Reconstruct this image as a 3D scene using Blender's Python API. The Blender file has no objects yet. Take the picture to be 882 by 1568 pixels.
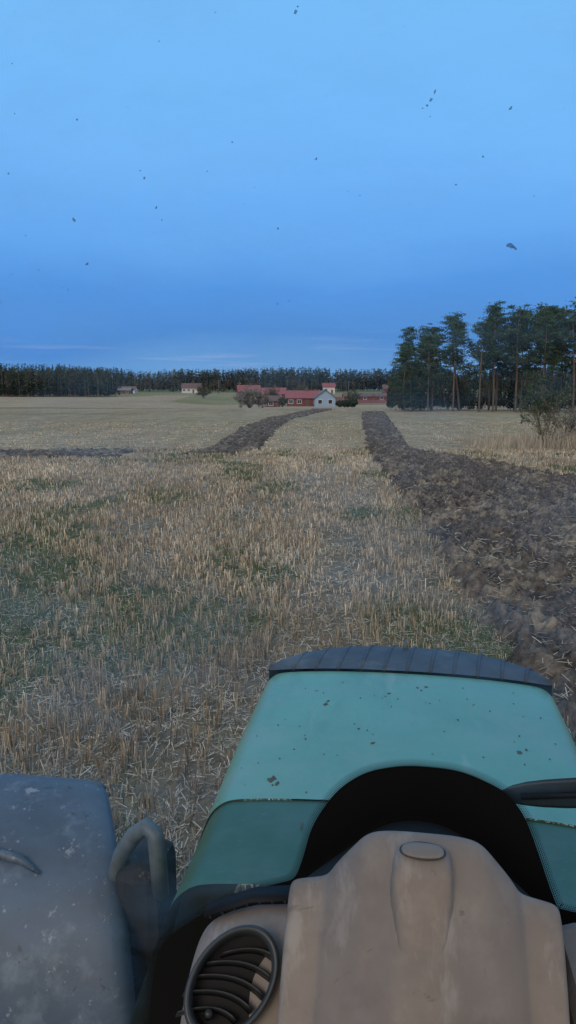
import bpy, math, numpy as np
from mathutils import Vector, Matrix
R = np.random.default_rng(7)
scene = bpy.context.scene
CAMH = 2.5

# ------------------------------------------------------------------ helpers
def hsh(ix, iy, s):
    n = (ix.astype(np.int64)*374761393 + iy.astype(np.int64)*668265263 + s*144269504) & 0xffffffff
    n = ((n ^ (n >> 13))*1274126177) & 0xffffffff
    n = n ^ (n >> 16)
    return (n & 0xffff)/65535.0
def vn(x, y, s=0):
    x = np.asarray(x, float); y = np.asarray(y, float)
    ix = np.floor(x); iy = np.floor(y); fx = x-ix; fy = y-iy
    fx = fx*fx*(3-2*fx); fy = fy*fy*(3-2*fy)
    a = hsh(ix, iy, s); b = hsh(ix+1, iy, s); c = hsh(ix, iy+1, s); d = hsh(ix+1, iy+1, s)
    return (a*(1-fx)+b*fx)*(1-fy)+(c*(1-fx)+d*fx)*fy
def fbm(x, y, s=0, o=4):
    r = 0; a = .5
    for i in range(o):
        r = r + a*vn(x*2**i+17.3*i, y*2**i-9.1*i, s+i); a *= .5
    return r/(1-.5**o)
def sstep(a, b, x):
    t = np.clip((x-a)/(b-a), 0, 1); return t*t*(3-2*t)

def mesh_np(name, verts, faces, col=None, mat=None, smooth=False):
    verts = np.ascontiguousarray(verts, dtype=np.float32); faces = np.ascontiguousarray(faces, dtype=np.int32)
    k = faces.shape[1]
    me = bpy.data.meshes.new(name)
    me.vertices.add(len(verts)); me.vertices.foreach_set('co', verts.ravel())
    me.loops.add(faces.size); me.loops.foreach_set('vertex_index', faces.ravel())
    me.polygons.add(len(faces)); me.polygons.foreach_set('loop_start', np.arange(0, faces.size, k, dtype=np.int32))
    me.update(calc_edges=True); me.validate()
    if smooth: me.polygons.foreach_set('use_smooth', np.ones(len(faces), dtype=bool))
    if col is not None:
        at = me.color_attributes.new('Col', 'FLOAT_COLOR', 'POINT')
        c = np.ones((len(verts), 4), np.float32); c[:, :3] = col
        at.data.foreach_set('color', c.ravel())
    if mat: me.materials.append(mat)
    return me
def obj(name, me, parent=None):
    o = bpy.data.objects.new(name, me); scene.collection.objects.link(o)
    if parent: o.parent = parent
    return o
def empty(name, loc=(0, 0, 0), rz=0, parent=None):
    o = bpy.data.objects.new(name, None); o.location = loc; o.rotation_euler = (0, 0, rz)
    o.empty_display_size = .2
    scene.collection.objects.link(o)
    if parent: o.parent = parent
    return o
def pymesh(name, v, f, mat=None, smooth=False, parent=None, bevel=0, subsurf=0, seg=2, solid=0):
    me = bpy.data.meshes.new(name); me.from_pydata([tuple(p) for p in v], [], f); me.update()
    if smooth:
        for p in me.polygons: p.use_smooth = True
    if mat: me.materials.append(mat)
    o = obj(name, me, parent)
    if solid:
        m = o.modifiers.new('s', 'SOLIDIFY'); m.thickness = solid; m.offset = -1
    if bevel:
        m = o.modifiers.new('b', 'BEVEL'); m.width = bevel; m.segments = seg; m.limit_method = 'ANGLE'
    if subsurf:
        m = o.modifiers.new('ss', 'SUBSURF'); m.levels = subsurf; m.render_levels = subsurf
    return o
def box(name, c, s, mat, parent=None, bevel=0, rot=None):
    x, y, z = [k/2 for k in s]
    v = [(-x,-y,-z),(x,-y,-z),(x,y,-z),(-x,y,-z),(-x,-y,z),(x,-y,z),(x,y,z),(-x,y,z)]
    f = [(3,2,1,0),(4,5,6,7),(0,1,5,4),(1,2,6,5),(2,3,7,6),(3,0,4,7)]
    o = pymesh(name, v, f, mat, parent=parent, bevel=bevel)
    o.location = c
    if rot: o.rotation_euler = rot
    return o
def grid(name, P, mat, parent=None, subsurf=0, solid=0, smooth=True, bevel=0):
    P = np.array(P, float); n, m = P.shape[:2]
    f = [(i*m+j, i*m+j+1, (i+1)*m+j+1, (i+1)*m+j) for i in range(n-1) for j in range(m-1)]
    return pymesh(name, P.reshape(-1, 3), f, mat, smooth, parent, bevel=bevel, subsurf=subsurf, solid=solid)
def tube(name, pts, rad, mat, parent=None, n=10):
    pts = [Vector(p) for p in pts]; V = []; F = []
    if not hasattr(rad, '__len__'): rad = [rad]*len(pts)
    for i, p in enumerate(pts):
        d = (pts[min(i+1, len(pts)-1)]-pts[max(i-1, 0)]).normalized()
        a = d.orthogonal().normalized() if i == 0 else (a - d*a.dot(d)).normalized()
        b = d.cross(a)
        for k in range(n):
            t = 2*math.pi*k/n; V.append(p+(a*math.cos(t)+b*math.sin(t))*rad[i])
    for i in range(len(pts)-1):
        for k in range(n):
            F.append((i*n+k, i*n+(k+1) % n, (i+1)*n+(k+1) % n, (i+1)*n+k))
    F.append(tuple(range(n-1, -1, -1))); F.append(tuple(range((len(pts)-1)*n, len(pts)*n)))
    return pymesh(name, V, F, mat, True, parent)

# ------------------------------------------------------------------ materials
def M(name, col, rough=.6, metal=0, noise=0, nscale=8, bump=0, attr=False, spec=None, coat=0, col2=None, dist=.01):
    m = bpy.data.materials.new(name); m.use_nodes = True
    nt = m.node_tree; N = nt.nodes; L = nt.links; b = N['Principled BSDF']
    b.inputs['Roughness'].default_value = rough; b.inputs['Metallic'].default_value = metal
    if spec is not None: b.inputs['Specular IOR Level'].default_value = spec
    b.inputs['Coat Weight'].default_value = coat
    src = None; cin = b.inputs['Base Color']; nin = b.inputs['Normal']
    if attr:
        # matt organic surfaces: plain Lambert, quicker than the full shader
        N.remove(b); b = N.new('ShaderNodeBsdfDiffuse'); L.new(b.outputs[0], N['Material Output'].inputs['Surface'])
        cin = b.inputs['Color']; nin = b.inputs['Normal']
        a = N.new('ShaderNodeAttribute'); a.attribute_name = 'Col'; src = a.outputs['Color']
    if noise or bump:
        tc = N.new('ShaderNodeTexCoord')
        nz = N.new('ShaderNodeTexNoise'); nz.inputs['Scale'].default_value = nscale; nz.inputs['Detail'].default_value = 6
        nz.inputs['Roughness'].default_value = .65
        L.new(tc.outputs['Object'], nz.inputs['Vector'])
    if noise:
        mx = N.new('ShaderNodeMix'); mx.data_type = 'RGBA'
        rp = N.new('ShaderNodeMapRange'); rp.inputs[1].default_value = .35; rp.inputs[2].default_value = .65
        L.new(nz.outputs['Fac'], rp.inputs[0]); L.new(rp.outputs[0], mx.inputs['Factor'])
        if attr:
            lo = N.new('ShaderNodeMix'); lo.data_type = 'RGBA'; lo.blend_type = 'MULTIPLY'; lo.inputs['Factor'].default_value = 1
            L.new(src, lo.inputs['A']); lo.inputs['B'].default_value = (1-noise,)*3+(1,)
            hi = N.new('ShaderNodeMix'); hi.data_type = 'RGBA'; hi.blend_type = 'MULTIPLY'; hi.inputs['Factor'].default_value = 1
            L.new(src, hi.inputs['A']); hi.inputs['B'].default_value = (1+noise,)*3+(1,)
            hi.clamp_result = False
            L.new(lo.outputs['Result'], mx.inputs['A']); L.new(hi.outputs['Result'], mx.inputs['B'])
        else:
            c2 = col2 or tuple(c*(1-noise) for c in col)
            mx.inputs['A'].default_value = tuple(c*(1+noise*.4) for c in col)+(1,); mx.inputs['B'].default_value = tuple(c2)+(1,)
        L.new(mx.outputs['Result'], cin)
    elif attr: L.new(src, cin)
    else: cin.default_value = tuple(col)+(1,)
    if bump:
        bp = N.new('ShaderNodeBump'); bp.inputs['Strength'].default_value = bump; bp.inputs['Distance'].default_value = dist
        L.new(nz.outputs['Fac'], bp.inputs['Height']); L.new(bp.outputs['Normal'], nin)
    return m
def spots(m, col, scale=9, thr=.72, amt=1.0, soft=.05, stretch=None):
    """dirt spots mixed over the present base colour"""
    nt = m.node_tree; N = nt.nodes; L = nt.links; b = N['Principled BSDF']
    tc = N.new('ShaderNodeTexCoord'); n = N.new('ShaderNodeTexNoise'); n.inputs['Scale'].default_value = scale; n.inputs['Detail'].default_value = 5
    n.inputs['Roughness'].default_value = .7
    if stretch:
        mp = N.new('ShaderNodeMapping'); mp.inputs['Scale'].default_value = stretch; mp.inputs['Rotation'].default_value = (.3, .4, .5)
        L.new(tc.outputs['Object'], mp.inputs[0]); L.new(mp.outputs[0], n.inputs['Vector'])
    else: L.new(tc.outputs['Object'], n.inputs['Vector'])
    mr = N.new('ShaderNodeMapRange'); mr.inputs[1].default_value = thr; mr.inputs[2].default_value = thr+soft; mr.inputs[4].default_value = amt
    L.new(n.outputs['Fac'], mr.inputs[0])
    mx = N.new('ShaderNodeMix'); mx.data_type = 'RGBA'; L.new(mr.outputs[0], mx.inputs['Factor'])
    i = b.inputs['Base Color']
    if i.is_linked: L.new(i.links[0].from_socket, mx.inputs['A'])
    else: mx.inputs['A'].default_value = i.default_value[:]
    mx.inputs['B'].default_value = tuple(col)+(1,)
    L.new(mx.outputs['Result'], i)

m_ground = M('field_soil', (0,)*3, attr=True, noise=.28, nscale=1.3, bump=.6, dist=.06)
m_plough = M('ploughed_soil_mat', (0,)*3, attr=True, noise=.5, nscale=9, bump=.8, dist=.04)
m_straw = M('straw_mat', (0,)*3, attr=True)
m_leaf = M('foliage_mat', (0,)*3, attr=True)
m_hood = M('hood_paint_mint', (.135, .335, .24), .36, noise=.10, nscale=3, coat=.1)
spots(m_hood, (.23, .33, .27), 4, .48, .5, .2); spots(m_hood, (.08, .23, .16), 7, .54, .45, .15, (1, .3, 1)); spots(m_hood, (.32, .40, .35), 11, .60, .35, .08, (1, .12, 1)); spots(m_hood, (.14, .14, .10), 26, .67, .8); spots(m_hood, (.27, .30, .26), 70, .60, .45)
m_hood2 = M('hood_shade_green', (.038, .110, .056), .42, noise=.12, nscale=4, coat=.05, spec=.4)  # shading and windscreen reflection over the rear hood, put into a darker green
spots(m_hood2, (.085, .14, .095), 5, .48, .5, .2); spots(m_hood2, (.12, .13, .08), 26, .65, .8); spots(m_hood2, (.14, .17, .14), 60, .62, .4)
m_trim = M('front_trim_grey', (.055, .065, .085), .55, noise=.3, nscale=12)
spots(m_trim, (.14, .15, .15), 8, .55, .5, .15)
m_blade = M('wiper_rubber', (.028, .042, .052), .45)
m_black = M('black_plastic', (.006, .006, .007), .6, spec=.25)
m_frit = M('black_glass_border', (.004, .004, .005), .5, spec=.2)
m_dash = M('dash_beige_plastic', (.225, .19, .168), .62, noise=.09, nscale=6, bump=.05, dist=.002)
spots(m_dash, (.31, .275, .25), 9, .50, .55, .2); spots(m_dash, (.135, .11, .095), 5, .48, .6, .2); spots(m_dash, (.34, .31, .29), 14, .57, .5, .08, (1, .3, .4)); spots(m_dash, (.09, .075, .065), 34, .66, .55); spots(m_dash, (.09, .075, .065), 10, .635, .4, .02, (.3, 2, .3))
m_ring = M('vent_ring_grey', (.035, .042, .05), .45)
m_slat = M('vent_slat_plastic', (.018, .02, .024), .4)
m_fender = M('mudguard_plastic', (.055, .080, .118), .55, noise=.25, nscale=5, bump=.15, dist=.004)
spots(m_fender, (.16, .195, .24), 6, .54, .5, .14); spots(m_fender, (.28, .31, .34), 9, .62, .6, .05, (1, 1, .25)); spots(m_fender, (.27, .30, .33), 45, .63, .6); spots(m_fender, (.03, .03, .028), 18, .62, .8)
m_rubber = M('tyre_rubber', (.018, .018, .02), .85, noise=.4, nscale=12, bump=.3)
spots(m_rubber, (.10, .10, .09), 40, .62, .7)
m_metal = M('grey_steel', (.10, .125, .14), .5, noise=.4, nscale=12)
spots(m_metal, (.12, .11, .09), 14, .6, .6)
m_rim = M('rim_paint', (.25, .26, .27), .5)
m_roofl = M('cab_headliner', (.30, .29, .28), .9)
m_white = M('white_boards', (.50, .51, .53), .8, noise=.05, nscale=2)
m_redw = M('red_boards', (.15, .045, .04), .85, noise=.15, nscale=2)
m_redroof = M('red_roof_tiles', (.23, .068, .078), .7, noise=.15, nscale=3)
m_brroof = M('brown_roof', (.12, .065, .06), .7, noise=.15, nscale=3)
m_bluew = M('pale_blue_boards', (.25, .36, .52), .8, noise=.05, nscale=2)
m_greyr = M('grey_roof', (.14, .14, .15), .7)
m_win = M('window_glass', (.02, .03, .04), .1)
m_dirt = M('dried_bug_dirt', (.05, .06, .08), .9)
nt = m_dirt.node_tree; _t = nt.nodes.new('ShaderNodeBsdfTransparent'); _m = nt.nodes.new('ShaderNodeMixShader'); _m.inputs[0].default_value = .64
nt.links.new(_t.outputs[0], _m.inputs[1]); nt.links.new(nt.nodes['Principled BSDF'].outputs[0], _m.inputs[2]); nt.links.new(_m.outputs[0], nt.nodes['Material Output'].inputs['Surface'])
m_mud = M('dried_mud', (.09, .085, .06), .9)

# ------------------------------------------------------------------ terrain
YP = [-60, 130, 220, 300, 400, 450, 600, 900, 2600]
def tz(x, y):
    x = np.asarray(x, float); y = np.asarray(y, float)
    a = np.interp(y, YP, [0, 0, -1.1, .2, 2.2, 3.1, 5.0, 7, 12])
    b = np.interp(y, YP, [0, 0, .25, 1.2, 2.4, 3.1, 5.0, 7, 12])
    k = sstep(-20, -45, x)
    z = a*(1-k)+b*k
    return z + sstep(25, 70, y)*(fbm(x/22, y/22, 5, 2)-.5)*.35
def LB(y): return np.interp(y, [3, 5.85, 9, 12.7, 17.4, 21, 29, 34, 60, 92, 102], [2.1, 2.15, 2.28, 2.55, 2.8, 3.1, 3.4, 3.65, 6.0, 9.0, 10])
def RB(y): return np.interp(y, [3, 13, 17, 21.3, 28.8, 31, 34, 60, 92, 102], [15, 13.5, 10.8, 8.4, 6.9, 6.0, 5.4, 8.2, 11.7, 12.8])
def LS0(y): return np.interp(y, [31, 34, 52, 80, 118, 128], [-4.6, -3.6, -3.3, -1.8, 2.9, 4.2])
def LS1(y): return np.interp(y, [31, 34, 52, 80, 118, 128], [-2.6, -1.4, -.9, .6, 6.0, 7.5])
def greenmask(x, y):
    return fbm(x/1.6, y/2.6, 11, 4)+.15*sstep(.5, -3, x)*sstep(17, 7, y)+.05*sstep(14, 6, y)*sstep(1.6, .2, x)-.03*sstep(.5, 2, x)

def gcol(x, y):
    n = greenmask(x, y)[..., None]; n2 = fbm(x/9, y/16, 31, 3)[..., None]; n3 = fbm(x/.8, y/2.5, 41, 3)[..., None]
    n4 = fbm(x/2.2, y/30, 43, 3)[..., None]
    near = np.array([.155, .13, .095]); straw = np.array([.29, .242, .178]); mid = np.array([.285, .235, .165]); green = np.array([.09, .115, .06])
    yy = y[..., None]; xx = x[..., None]
    c = near+(straw-near)*sstep(12, 32, yy)
    c = c+(mid*(.72+.28*n3+.34*n4)-c)*sstep(33, 36, yy)
    g = sstep(.50, .66, n)*.6*(1-.7*sstep(30, 40, yy)) + sstep(34, 60, yy)*.22*sstep(.4, .6, n2)*sstep(130, 90, yy)
    c = c+(green-c)*g
    c = c*(.8+.4*n2)
    far = sstep(136, 140, yy)
    c = c+(np.array([.30, .245, .175])*(.85+.3*n2)-c)*far
    def patch(c, cond, col): return np.where(cond, np.array(col)*(.85+.3*n2), c)
    c = patch(c, (yy > 232) & (xx < 60) & (xx > -22-.06*yy), [.20, .195, .115])
    c = patch(c, (yy > 330) & (yy < 470) & (xx < -60), [.19, .19, .105])
    c = patch(c, (yy > 250) & (yy < 345) & (xx > 12) & (xx < 90), [.20, .085, .08])
    c = patch(c, (yy > 350) & (yy < 430) & (xx > -60), [.23, .20, .13])
    c = patch(c, (yy > 470), [.10, .12, .06])
    e = np.exp(-((yy-134-.04*xx)/1.8)**2)*sstep(-14, -24, xx)
    c = c+(np.array([.05, .04, .025])-c)*np.clip(e*1.2, 0, .9)
    e = np.exp(-((yy-92+.12*xx)/1.4)**2)*sstep(-12, -24, xx)*.5
    c = c+(np.array([.07, .055, .035])-c)*e
    return c

def spacing(lim, near, d0, g):
    o = [0.0]; d = d0
    while o[-1] < lim:
        if o[-1] > near: d *= g
        o.append(o[-1]+d)
    return np.array(o)
xs = spacing(1800, 25, .35, 1.06); xs = np.concatenate([-xs[:0:-1], xs])
ys = spacing(2600, 45, .35, 1.02); ys = np.concatenate([-spacing(60, 3, .6, 1.2)[:0:-1], ys])
X, Y = np.meshgrid(xs, ys)
Z = tz(X, Y)+(fbm(X/.9, Y/.9, 3, 3)-.5)*.05*sstep(60, 30, Y)
nx = len(xs); ny = len(ys)
idx = np.arange(nx*ny).reshape(ny, nx)
F = np.stack([idx[:-1, :-1], idx[:-1, 1:], idx[1:, 1:], idx[1:, :-1]], -1).reshape(-1, 4)
obj('ground', mesh_np('ground', np.stack([X, Y, Z], -1).reshape(-1, 3), F, gcol(X, Y).reshape(-1, 3), m_ground, True))

# ------------------------------------------------------------------ ploughed soil
PV = []; PF = []; PC = []; off = 0
def plough(l, r, y0, y1, dy, nx_, amp, cl, swap=False, ed=.3):
    global off
    yv = np.arange(y0, y1, dy); s = np.linspace(0, 1, nx_)
    Yg, S = np.meshgrid(yv, s, indexing='ij')
    l_ = l(Yg); r_ = r(Yg); Xg = l_+(r_-l_)*S
    wid = r_-l_
    e = np.minimum(S, 1-S)*wid; ey = np.minimum(Yg-y0, y1-Yg)
    e = np.minimum(e, ey)
    if swap: Xg, Yg = Yg, Xg
    e = e+(fbm(Xg/(cl*1.5), Yg/(cl*1.5), 77, 3)-.5)*ed*2.2
    mk = sstep(0, ed, e)
    w = fbm(Xg/1.2, Yg/1.2, 21, 2)*2
    rid = .5+.5*np.sin((Xg-.045*Yg)*2*math.pi/.42+w*3)
    a = fbm(Xg/cl, Yg/cl, 51, 4); b = 1-np.abs(2*fbm(Xg/(cl*.5), Yg/(cl*.8), 61, 4)-1)*3
    cd = 1-np.abs(2*fbm(Xg/(cl*.22), Yg/(cl*.22), 65, 3)-1)*3
    h = amp*(.35*rid+.9*a+.45*np.clip(b, 0, 1)+.25*np.clip(cd, 0, 1)-.42)
    Zg = tz(Xg, Yg)-.09+mk*(.09+h)
    jit = (vn(Xg/.07, Yg/.07, 91)-.5)*.03
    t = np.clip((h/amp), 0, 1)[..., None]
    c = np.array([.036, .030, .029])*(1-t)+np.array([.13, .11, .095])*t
    st = sstep(.54, .68, fbm(Xg/.3, Yg/.45, 33, 3))[..., None]
    c = c+(np.array([.26, .215, .16])-c)*st*.6
    n, m = Xg.shape; ii = np.arange(n*m).reshape(n, m)+off
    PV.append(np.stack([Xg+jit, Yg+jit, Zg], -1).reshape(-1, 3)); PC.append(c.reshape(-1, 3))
    PF.append(np.stack([ii[:-1, :-1], ii[:-1, 1:], ii[1:, 1:], ii[1:, :-1]], -1).reshape(-1, 4)); off += n*m
plough(lambda y: LB(y)-.2, lambda y: RB(y)+.2, 3.5, 35, .045, 260, .23, .30)
plough(lambda y: LB(y)-.2, lambda y: RB(y)+.2, 34.5, 101, .14, 32, .22, .5)
plough(lambda y: LS0(y)-.2, lambda y: LS1(y)+.2, 31.5, 127, .14, 28, .20, .5)
plough(lambda y: 29.2+0*y+.2*np.sin(y*.7), lambda y: 33.8+0*y-.03*(y+14), -30, -6.6, .12, 40, .20, .5, swap=True, ed=.6)
plough(lambda y: 32.6+0*y, lambda y: 34.2+0*y, -7, -3, .12, 12, .12, .5, swap=True, ed=.3)
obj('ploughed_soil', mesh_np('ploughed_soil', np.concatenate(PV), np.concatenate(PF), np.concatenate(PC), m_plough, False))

# ------------------------------------------------------------------ stubble
def blades(p, h, w, lean, col, yaw=None, zoff=-.015, tip=1.0):
    n = len(p); yaw = R.uniform(0, math.pi, n) if yaw is None else yaw
    d = np.stack([np.cos(yaw), np.sin(yaw), np.zeros(n)], -1)*(w/2)[:, None]
    b = np.concatenate([p, (tz(p[:, 0], p[:, 1])+zoff)[:, None]], 1)
    la = R.uniform(0, 2*math.pi, n); lm = lean*h
    t = b+np.stack([np.cos(la)*lm, np.sin(la)*lm, h], -1)
    V = np.stack([b-d, b+d, t+d*tip, t-d*tip], 1).reshape(-1, 3)
    Fc = np.arange(4*n).reshape(-1, 4)
    return V, Fc, np.repeat(col, 4, 0)
class Acc:
    def __init__(s): s.V = []; s.F = []; s.C = []; s.n = 0
    def add(s, V, Fc, C): s.V.append(V); s.F.append(Fc+s.n); s.C.append(C); s.n += len(V)
    def build(s, name, mat): return obj(name, mesh_np(name, np.concatenate(s.V), np.concatenate(s.F), np.concatenate(s.C), mat))
def inplough(x, y, j=0):
    a = (x > LB(y)+j) & (x < RB(y)-j) & (y < 101)
    b = (x > LS0(y)+j) & (x < LS1(y)-j) & (y > 31.5) & (y < 127)
    c = (y > 29.6+j) & (y < 34-j) & (x < -6.6)
    return a | b | c
pal = np.array([[.45, .37, .265], [.55, .475, .37], [.34, .27, .19], [.63, .575, .48], [.24, .185, .13], [.50, .45, .375]])
def strawcol(n, x, y):
    c = pal[R.choice(6, n, p=[.26, .22, .18, .10, .12, .12])]*R.uniform(.75, 1.2, (n, 1))
    big = fbm(x/2.2, y/3.5, 71, 3)[:, None]; band = fbm(x/.9, y/14, 73, 2)[:, None]
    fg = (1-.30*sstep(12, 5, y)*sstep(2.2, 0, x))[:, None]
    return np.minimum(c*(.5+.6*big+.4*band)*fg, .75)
sb = Acc()
def stub(y0, y1, dens, per, hw, ww, spread):
    area_w = lambda y: .46*y+1.6
    W = area_w(y1)
    n = int(dens*(y1-y0)*2*W)
    y = R.uniform(y0, y1, n); x = R.uniform(-W, W, n)
    k = (np.abs(x) < area_w(y)); x = x[k]; y = y[k]
    xr = x-.03*y; rs = .14
    x = np.round(xr/rs)*rs+.03*y+R.normal(0, .022, len(x))
    d = fbm(x/.9, y/1.4, 81, 3)*.6+fbm(x/.8, y/9, 85, 2)*.4
    k = (R.uniform(0, 1, len(x)) < sstep(.30, .46, d)*.75+.25) & ~inplough(x, y, R.uniform(-.25, .2, len(x)))
    k &= R.uniform(0, 1, len(x)) > .5*sstep(.56, .68, greenmask(x, y))
    x = x[k]; y = y[k]
    tone = R.uniform(.65, 1.25, len(x)); hh = R.uniform(.7, 1.2, len(x))
    x = np.repeat(x, per); y = np.repeat(y, per); tone = np.repeat(tone, per); hh = np.repeat(hh, per); n = len(x)
    x = x+R.normal(0, spread, n); y = y+R.normal(0, spread*1.6, n)
    tr = 1-.45*(np.abs(np.abs(x-.153*y)-.95) < .3)
    h = R.uniform(.6, 1.1, n)*hw*tr*hh
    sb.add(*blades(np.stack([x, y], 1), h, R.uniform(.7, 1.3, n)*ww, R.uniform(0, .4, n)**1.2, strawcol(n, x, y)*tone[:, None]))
stub(3.4, 9, 120, 6, .16, .0062, .024)
stub(9, 16, 80, 5, .15, .0100, .03)
stub(16, 34, 40, 4, .135, .018, .045)
stub(34, 70, 6, 3, .08, .03, .08)
def lying(y0, y1, n, ln, w, zo, flt=True, dark=1.0):
    y = R.uniform(y0, y1, n); x = R.uniform(-1, 1, n)*(.46*y+1.6)
    if flt: k = ~inplough(x, y, .1)
    else: k = inplough(x, y, .0) & (y < 35)
    x = x[k]; y = y[k]; n = len(x); a = R.uniform(0, math.pi, n); L_ = R.uniform(.3, 1, n)*ln
    z = tz(x, y)+R.uniform(.005, zo, n); dz = R.normal(0, .12, n)*L_
    d = np.stack([np.cos(a)*L_/2, np.sin(a)*L_/2, dz], -1); s = np.stack([-np.sin(a), np.cos(a), R.uniform(-.6, .6, n)], -1)*w/2
    c = np.stack([x, y, z], -1)
    V = np.stack([c-d-s, c+d-s, c+d+s, c-d+s], 1).reshape(-1, 3)
    col = np.array([.49, .455, .39])*R.uniform(.3, 1.1, (n, 1))*dark*(.5+.85*fbm(x/1.3, y/2, 15, 3)[:, None])
    sb.add(V, np.arange(4*n).reshape(-1, 4), np.repeat(col, 4, 0))
lying(3.4, 9, 36000, .12, .0045, .05); lying(9, 20, 32000, .15, .008, .05); lying(20, 36, 13000, .2, .016, .05)
lying(3.5, 12, 22000, .14, .007, .20, flt=False, dark=.9)
lying(10, 35, 34000, .16, .013, .20, flt=False, dark=.85)
sb.build('stubble', m_straw)
gr = Acc()
n = 190000; y = 3+32*R.uniform(0, 1, n)**1.4; x = R.uniform(-1, 1, n)*(.46*y+1.6)
k = (greenmask(x, y)+R.normal(0, .035, n) > .575) & ~inplough(x, y, 0); x = x[k]; y = y[k]; n = len(x)
gr.add(*blades(np.stack([x, y], 1), R.uniform(.04, .13, n), .006+.0006*y, R.uniform(.1, .9, n), np.array([.085, .125, .055])*R.uniform(.5, 1.5, (n, 1)), tip=.2))
gr.build('grass', m_leaf)
dg = Acc(); n = 9000
x = 8.6+R.uniform(0, 1, n)**.8*12; y = 34.5+R.uniform(-1, 4, n)+.1*(x-8)
h = R.uniform(.25, .75, n)*np.interp(x, [8.6, 10, 14], [.5, .8, 1.3])
dg.add(*blades(np.stack([x, y], 1), h, np.full(n, .02), R.uniform(0, .4, n), np.array([.46, .40, .32])*R.uniform(.5, 1.15, (n, 1)), tip=.5))
dg.build('dry_reed_grass', m_straw)

# ------------------------------------------------------------------ trees
def rquads(c, size, rng, flat=0.0, asp=.6):
    n = len(c)
    a = rng.normal(0, 1, (n, 3)); a[:, 2] *= (1-flat); a /= np.linalg.norm(a, axis=1)[:, None]
    b = rng.normal(0, 1, (n, 3)); b -= a*(a*b).sum(1)[:, None]; b /= np.linalg.norm(b, axis=1)[:, None]
    a = a*size[:, None]/2; b = b*size[:, None]*asp/2
    return np.stack([c-a-b, c+a-b*.5, c+a*1.1+b*.6, c-a*.8+b], 1).reshape(-1, 3)
def cone(p0, p1, r0, r1, n=5):
    p0 = np.array(p0); p1 = np.array(p1); d = p1-p0; d = d/np.linalg.norm(d)
    a = np.cross(d, [0.3, .9, .2]); a /= np.linalg.norm(a); b = np.cross(d, a)
    t = np.arange(n)*2*math.pi/n; ring = np.cos(t)[:, None]*a+np.sin(t)[:, None]*b
    V = np.concatenate([p0+ring*r0, p1+ring*r1]); i = np.arange(n); j = (i+1) % n
    return V, np.stack([i, j, j+n, i+n], -1)
def tree_mesh(name, wood, leaves):
    V = np.concatenate(wood.V+leaves.V); C = np.concatenate(wood.C+leaves.C)
    Fc = np.concatenate(wood.F+[f+wood.n for f in leaves.F])
    return mesh_np(name, V, Fc, C, m_leaf)
def pine_mesh(seed, H, low=.42, wide=2.4, nb=46):
    r = np.random.default_rng(seed); W = Acc(); Lf = Acc()
    bx, by = r.normal(0, .45, 2); seg = 9
    def P(t): return np.array([bx*math.sin(t*2.2)+.1*math.sin(7*t+seed), by*t*t*1.2, t*H])
    for i in range(seg):
        t0, t1 = i/seg, (i+1)/seg
        V, Fc = cone(P(t0), P(t1), .15*(1-t0*.8), .15*(1-t1*.8), 6)
        c = np.array([.11, .095, .09])*(1-t0)+np.array([.23, .145, .10])*t0
        W.add(V, Fc, np.tile(c, (len(V), 1)))
    for i in range(nb):
        t = low+(1-low)*(i+r.uniform(0, 1))/nb
        if r.uniform() < .12: continue
        s = (t-low)/(1-low)
        L_ = wide*(.65+.35*math.sin(math.pi*min(s*1.05+.1, 1)))*(1-s**3*.62)*r.uniform(.4, 1.3)
        a = r.uniform(0, 2*math.pi); up = -.1+.55*s+r.normal(0, .17)
        p0 = P(t); d = np.array([math.cos(a), math.sin(a), up]); p1 = p0+d*L_
        V, Fc = cone(p0, p1, .05*(1-s*.4), .015, 3); W.add(V, Fc, np.tile([.10, .07, .055], (len(V), 1)))
        for k in range(r.integers(2, 6)):
            q = p0+d*L_*r.uniform(.4, 1.08)+r.normal(0, .28, 3)
            m = r.integers(28, 56); R0 = r.uniform(.28, .66)
            u = r.normal(0, 1, (m, 3))*np.array([R0, R0, R0*.34])*.68
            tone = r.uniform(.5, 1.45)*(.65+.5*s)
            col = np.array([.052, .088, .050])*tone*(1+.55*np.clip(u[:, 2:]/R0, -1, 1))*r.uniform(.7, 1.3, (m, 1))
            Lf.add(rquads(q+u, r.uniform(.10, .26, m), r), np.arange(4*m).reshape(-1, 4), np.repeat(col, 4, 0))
    for i in range(12):
        t = r.uniform(.1, max(low, .15)); a = r.uniform(0, 6.28); p0 = P(t)
        V, Fc = cone(p0, p0+np.array([math.cos(a), math.sin(a), r.uniform(-.3, .3)])*r.uniform(.4, 1.5), .025, .008, 3)
        W.add(V, Fc, np.tile([.08, .07, .065], (len(V), 1)))
    return tree_mesh('pine_tree_mesh', W, Lf)
pines = [pine_mesh(s, 14.0, lo, w, nb) for s, lo, w, nb in [(1, .44, 2.9, 44), (2, .36, 3.0, 50), (3, .50, 2.6, 36), (4, .28, 2.7, 54), (5, .46, 3.1, 42), (6, .08, 2.5, 80), (7, .40, 2.8, 44)]]
rp = np.random.default_rng(5)
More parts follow.
